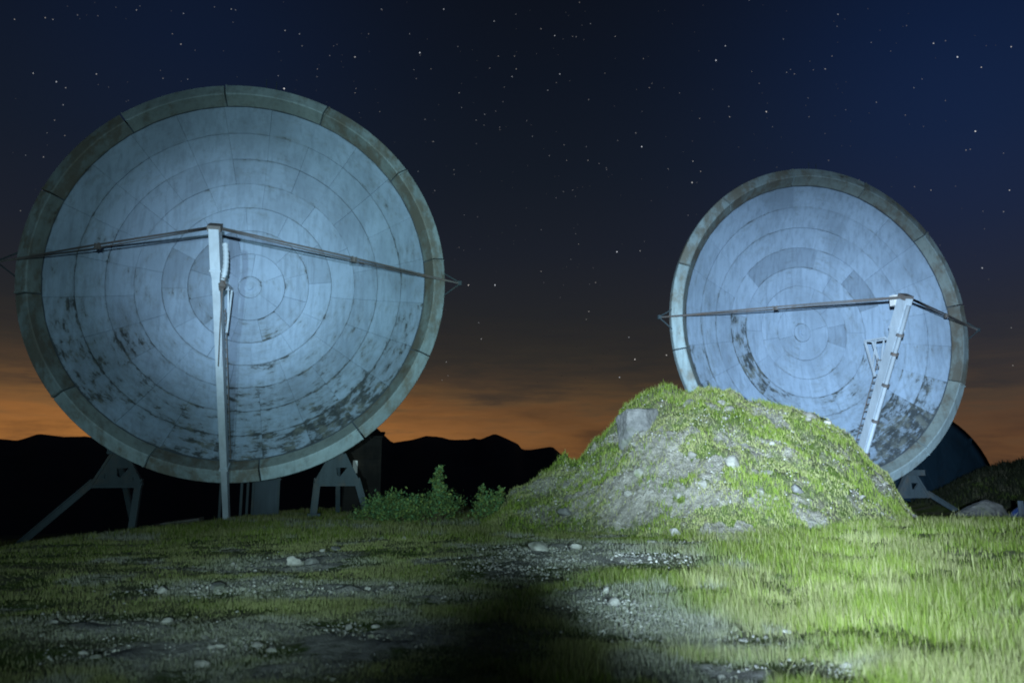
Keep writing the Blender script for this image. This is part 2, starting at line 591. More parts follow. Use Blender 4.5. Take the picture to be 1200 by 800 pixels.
def mound_z(x, y, rough=True):
    x, y = np.asarray(x, float), np.asarray(y, float)
    g0 = ground_z(x, np.full_like(y, _cy), False)
    xs = np.where(y < _cy, x * _cy / np.maximum(y, 15.0), x)     # the spoil cone narrows towards its foot
    H = np.interp(xs, _mx, _mh, left=-6, right=-6) - g0
    H = np.where((xs < _mx[0]) | (xs > _mx[-1]), -0.3, H)
    yc = _cy + 0.5 * np.sin(x * 0.7)
    wf = 3.2 + 0.85 * np.clip(H, 0, 6)
    v = np.where(y < yc, (yc - y) / wf, (y - yc) / (wf * 0.9))
    prof = np.clip(1.03 - 1.03 * (0.25 * v * v + 0.75 * v), -1, 1)
    prof = np.minimum(prof, 1.0)
    z = ground_z(x, y, False) + np.where(H > 0, H * prof, H) - 0.15
    if rough:
        k = np.clip(H * 0.5, 0, 1)
        z = z + k * (0.55 * (fbm(x, y, 0.55, 3, 21) - 0.5) * (v > -1) + 0.55 * (fbm(x, y, 1.6, 4, 25) - 0.5)
                     + 0.22 * (fbm(x, y, 4.0, 3, 29) - 0.5) + 0.16 * np.clip(fbm(x, y, 2.6, 2, 27) - 0.58, 0, 1) * 4)
    return z


def surf_z(x, y):
    return np.maximum(ground_z(x, y), mound_z(x, y))


def hit(px, py, extra=0.0):
    d = px_dir(px, py)
    s = np.arange(3.5, 60, 0.05)
    P = CAM[None] + d[None] / d[1] * s[:, None]
    below = P[:, 2] < surf_z(P[:, 0], P[:, 1]) + extra
    i = int(np.argmax(below)) if below.any() else len(s) - 1
    return P[i]


# bare stony patches, where the photograph shows them
_bare = []
for (px, py, rx, ry, am) in ((660, 645, 1.6, 1.6, .9), (700, 655, 1.6, 1.0, .9), (625, 660, 1.2, 1.2, .7), (600, 668, 0.9, 1.5, .6),
                             (740, 725, 0.6, 1.0, .9), (715, 710, 0.7, 0.8, .8), (790, 735, 0.6, 0.7, .55), (850, 760, .8, .5, .35),
                             (900, 790, .8, .4, .3), (990, 785, .5, .3, .25),
                             (345, 660, 1.3, 1.0, .8), (270, 688, 1.2, .8, .7), (120, 735, .8, .7, .7), (60, 730, .6, .5, .6),
                             (180, 765, .8, .5, .9), (230, 760, .6, .4, .8), (310, 738, .9, .6, .8), (370, 745, .8, .6, .6),
                             (380, 690, 1.6, .8, .7), (430, 690, 1.2, .8, .6), (450, 745, .9, .8, .5), (520, 700, .9, .7, .35), (330, 790, .5, .4, .5)):
    h = hit(px, py)
    _bare.append((h[0], h[1], rx, ry, am))
_mbare = []
for (px, py, rx, rz, am) in ((800, 545, 2.0, 1.0, 1.0), (770, 575, 2.6, .9, 1.0), (840, 575, 1.8, .8, .8), (700, 600, 1.8, .5, .7), (860, 530, .9, .9, .9),
                             (745, 545, .9, .5, .7), (830, 490, 1.5, .4, .45), (690, 570, 1.0, .4, .45), (1000, 560, 1.4, 1.0, .5), (940, 520, 1.4, .5, .5),
                             (790, 600, 2.0, .4, .8), (655, 600, .8, .3, .6)):
    h = hit(px, py)
    _mbare.append((h[0], h[2], rx, rz, am))


def gravel(x, y, z=None):
    x, y = np.asarray(x, float), np.asarray(y, float)
    g = np.zeros_like(x)
    for (bx, by, rx, ry, am) in _bare:
        g = np.maximum(g, am * np.exp(-((x - bx) / rx) ** 2 - ((y - by) / ry) ** 2))
    n = fbm(x, y, 0.8, 4, 41)
    g = g * (0.55 + 0.9 * n) + 0.45 * sst(0.56, 0.72, n) * sst(10, 2, x)
    return np.clip(g, 0, 1)


def mound_gravel(x, y, z):
    g = np.zeros_like(x)
    for (bx, bz, rx, rz, am) in _mbare:
        g = np.maximum(g, am * np.exp(-((x - bx) / rx) ** 2 - ((z - bz) / rz) ** 2))
    n = fbm(x, y + z, 1.1, 4, 51)
    return np.clip(g * (0.05 + 1.0 * n) + 0.22 + 0.5 * sst(0.54, 0.68, n) - 0.9 * sst(0.60, 0.68, fbm(x, y + z, 1.0, 3, 57)), 0, 1)


def graded(a, b, step, far, grow=1.18):
    c = list(np.arange(a, b + 1e-6, step))
    s = step
    while c[-1] < far:
        s *= grow
        c.append(c[-1] + s)
    s = step
    lo = [c[0]]
    while lo[-1] > -far:
        s *= grow
        lo.append(lo[-1] - s)
    return np.array(lo[:0:-1] + c)


gx = graded(-14, 12, 0.12, 4600)
gx = np.concatenate([gx[gx < -26], np.arange(-26, -14, 0.3), gx[(gx >= -14) & (gx <= 12.01)], np.arange(12.3, 45, 0.3), gx[gx > 45.5]])
gy = graded(4, 22, 0.12, 4600)
gy = np.concatenate([gy[gy < -6], np.arange(-6, 4, 0.5), gy[(gy >= 4) & (gy <= 22.01)], np.arange(22.3, 60, 0.3), gy[gy > 60.5]])
GX, GY = np.meshgrid(gx, gy)
GV = gravel(GX, GY)
GZ = ground_z(GX, GY) + GV * (0.10 * (fbm(GX, GY, 2.4, 2, 33) - 0.5) + 0.10 * (fbm(GX, GY, 4.5, 2, 35) - 0.5))
nx_, ny_ = len(gx), len(gy)
idx = np.arange(nx_ * ny_).reshape(ny_, nx_)
quads = np.stack([idx[:-1, :-1], idx[:-1, 1:], idx[1:, 1:], idx[1:, :-1]], -1).reshape(-1, 4)
gme = np_mesh('ground', np.stack([GX, GY, GZ], -1).reshape(-1, 3), quads, None, [MAT['ground_soil']], True,
              {'gravel': GV})
tag(obj('ground', gme), 'dark grassy ground with stony bare patches running to the horizon', kind='structure')

mgx = np.arange(_mx[0] - 1.5, _mx[-1] + 1.6, 0.09)
mgy = np.arange(16.0, 33.0, 0.09)
MX, MY = np.meshgrid(mgx, mgy)
MZ = mound_z(MX, MY)
idx = np.arange(MX.size).reshape(MX.shape)
quads = np.stack([idx[:-1, :-1], idx[:-1, 1:], idx[1:, 1:], idx[1:, :-1]], -1).reshape(-1, 4)
keep = (MZ > ground_z(MX, MY) - 0.5).ravel()
quads = quads[keep[quads].all(1)]
mme = np_mesh('mound', np.stack([MX, MY, MZ], -1).reshape(-1, 3), quads, None, [MAT['mound_soil']], True,
              {'gravel': mound_gravel(MX, MY, MZ)})
tag(obj('mound', mme), 'tall mound of grassy rubble in front of the right hand dish', kind='structure')

# mountains: a dark ridge all round the horizon
_ridge = [(-300, 515), (0, 514), (20, 516), (45, 508), (75, 512), (100, 511), (160, 520), (240, 506), (330, 514), (400, 504), (432, 499), (442, 502),
          (460, 519), (478, 516), (500, 511), (520, 512.5), (527, 514.5), (537, 515), (550, 514.5), (555, 512.5), (562, 514.5), (580, 508), (595, 514),
          (607, 520), (612, 527), (620, 527), (647, 523), (655, 530), (664, 538), (700, 541), (800, 538), (900, 546), (1000, 541), (1130, 548), (1210, 549), (1500, 545)]
ra, re_ = [], []
for (sx, sy) in _ridge:
    d = px_dir(sx, sy)
    ra.append(math.atan2(d[0], d[1]))
    re_.append(math.atan2(d[2], math.hypot(d[0], d[1])))
az_ = np.linspace(-math.pi, math.pi, 1441)[:-1]
inside = (az_ > ra[0]) & (az_ < ra[-1])
prof_out = R(0.6) + R(3.0) * fbm(np.cos(az_) * 3 + 9, np.sin(az_) * 3 + 9, 1.6, 5, 61)
prof_in = np.interp(az_, ra, re_) + R(0.12) * (fbm(az_ * 60 + 400, az_ * 0 + 3, 1.0, 4, 66) - 0.5)
wgt = sst(ra[0] - 0.25, ra[0], az_) * sst(ra[-1] + 0.25, ra[-1], az_)
pe = np.where(inside, prof_in, prof_out * (1 - wgt) + wgt * np.interp(az_, ra, re_))
rings = [(1500, None), (2100, 0.45), (2700, 0.8), (3000, 1.0), (3400, 0.7), (4200, None)]
mv = []
for (rr, k) in rings:
    for a, e in zip(az_, pe):
        if k is None:
            zz = -190.0
        else:
            top = 3000 * math.tan(e) + 1.6
            zz = -150 + (top + 150) * k if k == 1.0 else -150 + (top + 150) * k * (0.75 + 0.4 * float(vnoise(a * 40 + 300, rr * 0.01)))
        mv.append((rr * math.sin(a), rr * math.cos(a), zz))
na = len(az_)
mq = [(i * na + j, i * na + (j + 1) % na, (i + 1) * na + (j + 1) % na, (i + 1) * na + j) for i in range(len(rings) - 1) for j in range(na)]
tag(obj('mountains', np_mesh('mountains', mv, mq, None, [MAT['mountain_rock']])), 'black mountain ridge along the horizon', kind='structure')

# ------------------------------------------------------------------ dish antennas
R_IN, R_OUT = 8.077, 9.0
DEPTH = 2.0


def par_t(r):                                       # distance in front of the rim plane
    return -0.2 - DEPTH + DEPTH * (r / R_IN) ** 2


def surf_patch(mb, r0, r1, a0, a1, nr, nA, off, thick, mat=0):
    vs, fs = [], []
    for layer in (0, 1):
        for i in range(nr + 1):
            r = r0 + (r1 - r0) * i / nr
            for j in range(nA + 1):
                a = a0 + (a1 - a0) * j / nA
                vs.append((r * math.sin(a), -(par_t(r) + off) + thick * layer, r * math.cos(a)))
    w = nA + 1
    L1 = (nr + 1) * w
    for i in range(nr):
        for j in range(nA):
            q = (i * w + j, i * w + j + 1, (i + 1) * w + j + 1, (i + 1) * w + j)
            fs.append(q)
    ed = len(vs)
    vs += list(vs)
    per = [j for j in range(w)] + [i * w + nA for i in range(1, nr + 1)] + [nr * w + j for j in range(nA - 1, -1, -1)] + [i * w for i in range(nr - 1, 0, -1)]
    for k in range(len(per)):
        p, q = per[k], per[(k + 1) % len(per)]
        fs.append((ed + p, ed + p + L1, ed + q + L1, ed + q))
    mb.add(vs, fs, mat)


RINGS = [(0.52, 1.60, 6), (1.60, 2.70, 12), (2.70, 3.76, 12), (3.76, 4.84, 12), (4.84, 5.92, 24), (5.92, 7.0, 24), (7.0, 8.06, 24)]
PANEL_ME = []
for (r0, r1, n) in RINGS:
    mb = MB()
    a = 2 * math.pi / n
    rm = (r0 + r1) / 2
    g, ga_ = 0.008, 0.005
    surf_patch(mb, r0 + g, r1 - g, ga_ / rm, a - ga_ / rm, 2, max(2, int(math.degrees(a) / 5)), 0.0, 0.06)
    PANEL_ME.append(mb.mesh('reflector_panel', MAT['panel_paint'], True, 2 * max(2, int(math.degrees(a) / 5))))
mb = MB()
n = 20
mb.add([(0, -par_t(0) - 0.02, 0)] + [(0.516 * math.sin(2 * math.pi * k / n), -par_t(.516), 0.516 * math.cos(2 * math.pi * k / n)) for k in range(n)],
       [(0, 1 + (k + 1) % n, 1 + k) for k in range(n)])
mb.add([(0.14 * math.sin(2 * math.pi * k / 10), -par_t(0) - y, 0.14 * math.cos(2 * math.pi * k / 10)) for y in (0, 0.1) for k in range(10)],
       [(k, (k + 1) % 10, 10 + (k + 1) % 10, 10 + k) for k in range(10)] + [tuple(10 + k for k in range(10))])
HUB_ME = mb.mesh('hub_panel', MAT['panel_paint'])

COLLAR_PROF = [(8.09, -0.20), (8.46, 0.20), (8.52, 0.21), (8.98, 0.03), (9.0, -0.02), (8.97, -0.32)]
mb = MB()
for lo, hi, nA in ((0.004, math.pi / 6 - 0.004, 9),):
    vs, fs, ms = [], [], []
    k = len(COLLAR_PROF)
    for j in range(nA + 1):
        a = lo + (hi - lo) * j / nA
        for (r, tt) in COLLAR_PROF:
            vs.append((r * math.sin(a), -tt, r * math.cos(a)))
    for j in range(nA):
        for i in range(k - 1):
            mb.add([], [])
            fs.append((j * k + i, j * k + i + 1, (j + 1) * k + i + 1, (j + 1) * k + i))
            ms.append(1 if i == 0 else 0)
    fs += [tuple(range(k)), tuple(nA * k + i for i in reversed(range(k)))]
    ms += [0, 0]
    mb.add(vs, fs)
    mb.m = ms
# raised joint strip along one end of the collar panel
for (r, tt), (r2, t2) in zip(COLLAR_PROF[1:3], COLLAR_PROF[2:4]):
    a = 0.009
    mb.beam((r * math.sin(a), -tt - .02, r * math.cos(a)), (r2 * math.sin(a), -t2 - .02, r2 * math.cos(a)), 0.07, 0.07, (1, 0, 0))
COLLAR_ME = mb.mesh('collar_panel', [MAT['collar_paint'], MAT['collar_rust']])

mb = MB()
nA, rr = 72, [0.0, 1.5, 3, 4.5, 6, 7.2, 8.2]
vs, fs = [], []
for layer, off in ((0, -0.10), (1, -0.32)):
    for r in rr[1:] + ([8.5] if layer == 0 else [8.9]):
        for j in range(nA):
            a = 2 * math.pi * j / nA
            vs.append((r * math.sin(a), -(par_t(min(r, 8.2)) + off), r * math.cos(a)))
k = len(rr)
for layer in (0, 1):
    o = layer * k * nA
    for i in range(k - 1):
        for j in range(nA):
            j2 = (j + 1) % nA
            q = (o + i * nA + j, o + i * nA + j2, o + (i + 1) * nA + j2, o + (i + 1) * nA + j)
            fs.append(q if layer == 0 else q[::-1])
    fs.append(tuple(o + j for j in range(nA)))
for j in range(nA):
    j2 = (j + 1) % nA
    fs.append(((k - 1) * nA + j, (k - 1) * nA + j2, k * nA + (k - 1) * nA + j2, k * nA + (k - 1) * nA + j))
mb.add(vs, fs)
SHELL_ME = mb.mesh('reflector_shell', MAT['shell_metal'], True)

mb = MB()                                            # one radial rib behind the shell
prev = None
for r in (1.2, 3.0, 5.0, 7.0, 8.6):
    tt = par_t(min(r, 8.2)) - 0.36
    cur = [(-0.05, -tt, r), (0.05, -tt, r), (0.05, -tt + 0.9 - r * 0.07, r), (-0.05, -tt + 0.9 - r * 0.07, r)]
    if prev:
        mb.add(prev + cur, [(0, 1, 5, 4), (1, 2, 6, 5), (2, 3, 7, 6), (3, 0, 4, 7)])
    else:
        mb.add(cur, [(3, 2, 1, 0)])
    prev = cur
mb.add(prev, [(0, 1, 2, 3)])
RIB_ME = mb.mesh('back_rib', MAT['frame_paint'])

RUNG_ME = MB().tube([(-0.17, 0, 0), (0.17, 0, 0)], 0.028, 6).mesh('rung', MAT['strut_paint'])


def peel_of(which, r, a):
    d = math.degrees(a) % 360
    k = (r / 8.0)

    def near(c, w):
        x = abs((d - c + 180) % 360 - 180)
        return max(0.0, 1 - x / w)
    v = random.uniform(-0.10, 0.10)
    if which == 'L':
        v += 0.72 * k ** 1.2 * max(near(150, 75), 0.9 * near(235, 70), 0.85 * near(190, 60))
        if 1.6 < r < 2.7:
            v += 0.55 * near(160, 25) + 0.35 * near(280, 45) + 0.3 * near(45, 25)
        if 7 < r and d < 180:
            v += 0.1
    else:
        v += 0.74 * k ** 1.3 * max(near(140, 55), 0.5 * near(250, 60))
        if 3.8 < r < 4.9:
            v += 0.75 * near(228, 62)
        if 6.0 < r and 120 < d < 175:
            v += 0.22
        if 2.7 < r < 3.8:
            v += 0.25 * near(60, 35) + 0.2 * near(330, 30)
        if 0.5 < r < 2.7:
            v += 0.25 * near(210, 40)
    return v


def dark_of(which, ri, dg):
    if which == 'L':
        return {1: -0.26 if 190 < dg < 350 else -0.05, 2: -0.17 if 230 < dg < 300 or 60 < dg < 95 else 0.02, 4: -0.04}.get(ri, 0)
    return {3: -0.24 if dg > 315 or dg < 75 else 0.03, 1: -0.14 if 30 < dg < 150 else 0.02, 5: -0.13 if dg < 60 else 0.02}.get(ri, 0)


def strut(root, sgn, hw):
    """Twin-pipe side strut from the feed head back to a bracket outside the rim."""
    A = Vector((0.14 * sgn, -6.0, HUB + 0.32))
    Bp = Vector((9.62 * sgn, -0.05, HUB + 0.12))
    mid = (A + Bp) / 2
    gap = Vector((0, 0, hw))
    mb = MB()
    sag = Vector((0, 0, -0.05))
    up = [A, A.lerp(Bp, 0.25) + gap * 0.55, mid + gap, A.lerp(Bp, 0.75) + gap * 0.6, Bp]
    dn = [A - Vector((0, 0, .06)), A.lerp(Bp, 0.25) - gap * 0.55 + sag, mid - gap + sag, A.lerp(Bp, 0.75) - gap * 0.6 + sag, Bp]
    mb.tube(up, 0.040, 8).tube(dn, 0.026, 8)
    s = mb.build('strut', MAT['strut_paint'], root, True)
    c = MB()
    d = (Bp - A).normalized()
    for w in (-0.09, 0.09):
        c.beam(mid + d * w - d * .02 + sag / 2, mid + d * w + d * .02 + sag / 2, 0.13, hw * 2 + 0.16, (0, 1, 0))
    c.box(mid + sag / 2, (0.1, 0.1, hw * 2 + 0.12))
    c.build('clamp', MAT['strut_paint'], s)
    br = MB()
    for dz in (-0.55, 0.62):
        br.tube([Bp + Vector((0.1 * sgn, -0.02, 0)), (8.86 * sgn, 0.02, HUB + dz)], 0.034, 6)
    br.box(Bp + Vector((0.06 * sgn, 0, 0)), (0.16, 0.14, 0.2))
    br.build('rim_bracket', MAT['frame_paint'], root)
    return s


def mast(root, hose):
    top = Vector((0, -6.0, HUB + 0.3))
    foot = Vector((0, -0.02, -0.35))
    ax = (foot - top).normalized()
    L = (foot - top).length
    back = Vector((0, 1, 0)) - ax * ax.y
    back.normalize()                                  # towards the dish, square to the mast
    mb = MB()
    s1, s2, s3 = 1.55, L * 0.78, L
    mb.beam(top, top + ax * s1, 0.35, 0.58, (1, 0, 0), 0.35, 0.58)
    mb.beam(top + ax * s1, top + ax * (s1 + 0.3), 0.35, 0.58, (1, 0, 0), 0.27, 0.5)
    mb.beam(top + ax * (s1 + 0.3), top + ax * s2, 0.27, 0.50, (1, 0, 0), 0.26, 0.46)
    mb.beam(top + ax * s2, top + ax * s3, 0.23, 0.44, (1, 0, 0), 0.22, 0.38)
    mb.beam(top + ax * (s1 - .05), top + ax * (s1 + 0.02), 0.40, 0.64)
    mb.beam(top + ax * (s2 - .06), top + ax * (s2 + 0.04), 0.33, 0.56)
    m_ = mb.build('mast', MAT['mast_paint'], root)
    mb = MB()                                         # head plate that joins mast and struts
    mb.beam(top - ax * 0.12, top + ax * 0.10, 0.46, 0.5, (1, 0, 0))
    mb.build('head_plate', MAT['strut_paint'], m_)
    pf = -back * 0.33
    if not hose:
        pipe = MB().tube([top + pf + ax * 0.3, top + pf * 0.95 + ax * (s2 * 0.5), top + pf * 0.85 + ax * (s2 - .2)], 0.10, 10)
        pipe.build('waveguide', MAT['mast_paint'], m_, True)
    fl = MB().tube([Vector((0, 0, -0.07)), Vector((0, 0, 0.07))], 0.175, 10).mesh('flange', MAT['strut_paint'])
    q = ax.to_track_quat('Z', 'X').to_euler()
    for s in ((1.75, 2.7, 4.3, 6.2, 8.0) if not hose else ()):
        obj('flange', fl, m_, top + pf * (0.985 - 0.1 * s / 9) + ax * s, q)
    rail = MB()
    for sx in (-0.17, 0.17):
        rail.tube([top + back * 0.45 + ax * 3.2 + Vector((sx, 0, 0)), top + back * 0.38 + ax * (s2 - 0.2) + Vector((sx, 0, 0))], 0.02, 5)
    rail.build('ladder_rail', MAT['strut_paint'], m_)
    for k in range(17):
        s = 3.3 + k * (s2 - 3.6) / 16
        obj('rung', RUNG_ME, m_, top + back * (0.45 - 0.07 * k / 16) + ax * s)
    tri = MB()                                        # triangular horn bracket behind the head
    p0, p1 = top + ax * 2.1 + back * 0.30, top + ax * 4.1 + back * 0.28
    tip = p0 + Vector((0, 1.45, 0.05))
    for sx in (-0.22, 0.22):
        o = Vector((sx, 0, 0))
        tri.beam(p0 + o, tip + o, 0.07, 0.09).beam(tip + o, p1 + o, 0.07, 0.10)
        tri.beam(p0.lerp(tip, 0.45) + o, p1.lerp(tip, .25) + o, 0.05, 0.05)
    tri.beam(tip - Vector((.25, 0, 0)), tip + Vector((.25, 0, 0)), 0.08, 0.08, (0, 0, 1))
    tri.build('horn_bracket', MAT['mast_paint'], m_)
    if hose:
        mb = MB()
        x = 0.36
        pts, rs = [], []
        for i in range(19):
            u = i / 18
            pts.append(Vector((x + 0.10 * math.sin(u * 2.2) - 0.10 * u * u, -5.95 + 0.1 * u, HUB - 0.25 - 1.35 * u)))
            rs.append((0.12 if i % 2 else 0.095) * (1 if u < 0.85 else 0.8))
        mb.tube(pts, rs, 8)
        h_ = mb.build('hose', MAT['mast_paint'], root, True)
        MB().tube([(x + .02, -5.85, HUB - 1.5), (x - 0.02, -5.8, HUB - 1.75), (x - .1, -5.6, HUB - 1.9)], [0.14, 0.15, 0.08], 7).build('hose_end', MAT['strut_paint'], h_)
        MB().tube([(x - 0.02, -5.8, HUB - 1.6), (x - .06, -5.55, HUB - 3.2), (x - .16, -4.9, HUB - 4.6)], 0.022, 5).build('loose_cable', MAT['strut_paint'], h_)
    else:
        mb = MB()
        mb.box(top + back * 0.62 + ax * 0.35, (0.3, 0.3, 0.5))
        mb.build('lamp_box', MAT['notice_paint'], m_)


def support_frame(root, xc, feet, y=0.8, apex=2.65, low=1.28):
    """Steel A-frame under the rim: gusset plate with a cut-out, and splayed legs."""
    e = bpy.data.objects.new('support_frame', None)
    e.location = (0, 0, 0)
    COL.objects.link(e)
    e.parent = root
    # plate outline with a triangular hole, 14 cm thick
    o = [(xc - 0.28, apex), (xc + 0.28, apex), (xc + 0.98, low), (xc - 0.98, low)]
    h = [(xc - 0.05, low + 0.75), (xc + 0.42, low + 0.75), (xc + 0.12, low + 0.36), (xc - 0.02, low + 0.42)]
    mb = MB()
    vs = [(p[0], y - 0.07, p[1]) for p in o + h] + [(p[0], y + 0.07, p[1]) for p in o + h]
    fs = []
    for i in range(4):
        j = (i + 1) % 4
        fs.append((i, j, 4 + j, 4 + i))
        fs.append((8 + i, 12 + i, 12 + j, 8 + j))
        fs.append((i, 8 + i, 8 + j, j))
        fs.append((4 + i, 4 + j, 12 + j, 12 + i))
    mb.add(vs, fs)
    for (px_, pz_) in ((xc - 0.55, low + 0.42), (xc + 0.55, low + 0.3)):
        mb.box((px_, y - 0.1, pz_), (0.16, 0.1, 0.16))
    mb.beam((xc - 0.98, y, low), (xc + 0.98, y, low), 0.3, 0.12, (0, 1, 0))
    mb.beam((xc - 0.28, y, apex), (xc - 0.98, y, low + 0.05), 0.26, 0.1, (0, 1, 0))
    mb.beam((xc + 0.28, y, apex), (xc + 0.98, y, low + 0.05), 0.26, 0.1, (0, 1, 0))
    mb.build('gusset', MAT['frame_paint'], e)
    for (sx, fx, fy, fz) in feet:
        q = (fx, fy, fz)
        p = (xc + sx * 0.82, y, low + 0.25)
        mb = MB()
        mb.beam(p, q, 0.10, 0.24, (0, 1, 0))
        mb.beam((p[0] + sx * .14, p[1], p[2] + .05), (q[0] + sx * .14, q[1], q[2] + .05), 0.26, 0.05, (0, 1, 0))
        mb.box((q[0], q[1], q[2] - 0.1), (0.55, 0.5, 0.3))
        mb.build('leg', MAT['frame_paint'], e)
    MB().beam((xc, y, apex - .2), (xc, y + 2.4, -0.2), 0.2, 0.2, (1, 0, 0)).build('back_stay', MAT['frame_paint'], e)
    MB().box((xc, y - 0.3, apex + 0.12), (0.5, 1.0, 0.3)).build('saddle', MAT['frame_paint'], e)
    return e


def dish(which, C, label):
    root = thing('dish_antenna', label, 'dish antenna', (C[0], C[1], C[2] - HUB), GAZ, 'big round dish antennas in the field')
    ctr = Vector((0, 0, HUB))
    obj('reflector_shell', SHELL_ME, root, ctr)
    hb = obj('hub_panel', HUB_ME, root, ctr)
    hb['tint'], hb['peel'] = -0.03, 0.1
    for ri, (r0, r1, n) in enumerate(RINGS):
        off = (ri * 0.37 + (0.1 if which == 'L' else 0.23)) % 1.0 * 2 * math.pi / n if ri < 4 else R(6.0)
        ringt = random.uniform(-0.05, 0.04)
        for k in range(n):
            a = off + k * 2 * math.pi / n
            am = a + math.pi / n
            p = obj('reflector_panel', PANEL_ME[ri], root, ctr + Vector((0, random.uniform(-0.018, 0.012), 0)),
                    (random.uniform(-1, 1) * 0.0016, a, random.uniform(-1, 1) * 0.0016))
            dg_ = math.degrees(am) % 360
            dark = dark_of(which, ri, dg_)
            p['tint'] = ringt + dark * (1 if random.random() < 0.6 else 0.2) + random.choice([0, 0, 0, 0, -0.03, 0.03, -0.06]) + random.uniform(-0.025, 0.02)
            p['peel'] = peel_of(which, (r0 + r1) / 2, am)
    for k in range(12):
        a = R(-8) + k * R(30) if which == 'L' else R(-10) + k * R(30)
        p = obj('collar_panel', COLLAR_ME, root, ctr + Vector((0, random.uniform(-0.02, 0.02), 0)), (0, a, 0))
        p['tint'] = random.uniform(-0.12, 0.10)
        p['peel'] = random.uniform(0.0, 0.3)
        if which == 'L':
            p['rust'] = (-.3, 1.0, .7, .9, .8, 0, 1.0, .1, 1.0, .2, 1.0, .1)[k]
            p['tint'] = (.08, -.06, -.02, -.10, -.02, .10, -.12, .08, -.14, -.12, -.14, -.02)[k] + random.uniform(-.03, .03)
        else:
            p['rust'] = (-.2, .8, .3, 1.0, 0, -.1, .3, .3, .2, .3, 1.0, .7)[k]
            p['tint'] = (.05, -.08, .0, -.18, .06, .08, 0, 0, .04, .05, -.10, -.04)[k] + random.uniform(-.03, .03)
    for k in range(12):
        obj('back_rib', RIB_ME, root, ctr, (0, k * R(30) + R(15), 0))
    for sgn in (-1, 1):
        strut(root, sgn, 0.040 if which == 'L' else 0.03)
    mast(root, which == 'L')
    for dx, hh in ((0.55, 0.42), (1.0, 0.36)) if which == 'L' else ((-.35, 0.4), (0.1, 0.35)):
        MB().tube([(dx, 0.05, HUB + 8.9), (dx, 0.05, HUB + 9.0 + hh)], 0.018, 5).build('lightning_rod', MAT['frame_paint'], root)
    # pedestal behind: posts, cross beam and slab
    ped = bpy.data.objects.new('pedestal', None)
    COL.objects.link(ped)
    ped.parent = root
    pm = MB().beam((0, 0, -0.4), (0, 0, 3.2), 0.11, 0.11).mesh('post', MAT['frame_paint'])
    for (x_, y_) in ((-0.8, 2.6), (0.1, 2.6), (-0.8, 4.4), (0.1, 4.4)):
        obj('post', pm, ped, (x_, y_, 0))
    MB().beam((-1.1, 3.5, 3.3), (2.2, 3.5, 3.3), 0.3, 0.3).build('cross_beam', MAT['frame_paint'], ped)
    MB().beam((0.5, 3.9, 3.2), (0.5, 3.4, HUB + .5), 0.8, 0.8, (1, 0, 0), 0.5, 0.5).build('column', MAT['frame_paint'], ped)
    return root


dl = dish('L', DISH_L, 'larger pale dish on the left, its mast upright across its middle')
support_frame(dl, -4.62, [(-1, -8.3, 0.8, -1.25), (1, -3.95, 0.8, -0.75)])
support_frame(dl, 4.40, [(-1, 3.46, 0.8, 0.0), (1, 5.7, 0.8, 0.0)])
dr = dish('R', DISH_R, 'pale dish on the right behind the mound, its mast leaning')
support_frame(dr, -4.62, [(-1, -8.0, 0.8, 0.0), (1, -3.95, 0.8, -0.1)], apex=2.5)
support_frame(dr, 5.15, [(-1, 3.9, 0.8, -0.1), (1, 8.1, 0.8, 0.25)], apex=2.4, low=1.2)

# third dish, turned away, far down the slope behind the right one
fd = thing('dish_antenna', 'dark blue dish seen from behind, beyond the foot of the right dish', 'dish antenna', (36.0, 66.0, -2.9 - HUB), GAZ + math.pi,
           'big round dish antennas in the field')
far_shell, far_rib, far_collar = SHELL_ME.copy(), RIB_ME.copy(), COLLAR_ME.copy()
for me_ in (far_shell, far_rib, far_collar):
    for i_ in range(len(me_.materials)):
        me_.materials[i_] = MAT['unlit_shell']
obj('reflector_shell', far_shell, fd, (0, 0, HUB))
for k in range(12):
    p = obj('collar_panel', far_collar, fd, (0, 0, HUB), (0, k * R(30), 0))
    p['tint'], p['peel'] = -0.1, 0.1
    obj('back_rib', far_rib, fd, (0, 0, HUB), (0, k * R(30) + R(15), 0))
MB().beam((-4.5, 1.5, -0.6), (-4.5, 1.0, HUB - 7.6), 0.5, 0.5).beam((4.5, 1.5, -0.6), (4.5, 1.0, HUB - 7.6), 0.5, 0.5).beam((0, 3.8, -0.6), (0, 2.6, HUB), 0.7, 0.7).build('pedestal', MAT['unlit_shell'], fd)


# ------------------------------------------------------------------ hut, cabinet and slab behind the left dish
def local_L(x, t, z):                                # point in the left dish's frame
    u = Vector((math.cos(GAZ), math.sin(GAZ), 0))
    n = Vector((math.sin(GAZ), -math.cos(GAZ), 0))
    return Vector(DISH_L) - Vector((0, 0, HUB)) + u * x + n * t + Vector((0, 0, z))


d = px_dir(423, 590)
P = d / d[1] * 36.5
hx, hy = P[0], 36.5
hz = float(ground_z(hx, hy, False)) - 0.1
hut = thing('hut', 'dark narrow timber hut with a small white notice, right of the left dish', 'hut', (hx, hy, hz), R(8))
W_, H_, D_ = 1.72, 3.75, 2.2
mb = MB().box((0, D_ / 2 + .05, H_ / 2), (W_ - 0.06, D_, H_))
mb.build('wall', MAT['hut_wood'], hut)
pb = MB().box((0, 0, 0), (W_, 0.05, 0.30)).mesh('plank', MAT['hut_wood'])
for k in range(11):
    o = obj('plank', pb, hut, (0, 0.03 + random.uniform(-.012, .012), 0.2 + k * 0.33), (R(-4), 0, 0))
    o['tint'] = random.uniform(-0.15, 0.15)
rf = MB().beam((0, -0.25, H_ + 0.05), (0, D_ + 0.3, H_ + 0.35), W_ + 0.3, 0.09)
rf.build('roof', MAT['hut_wood'], hut)
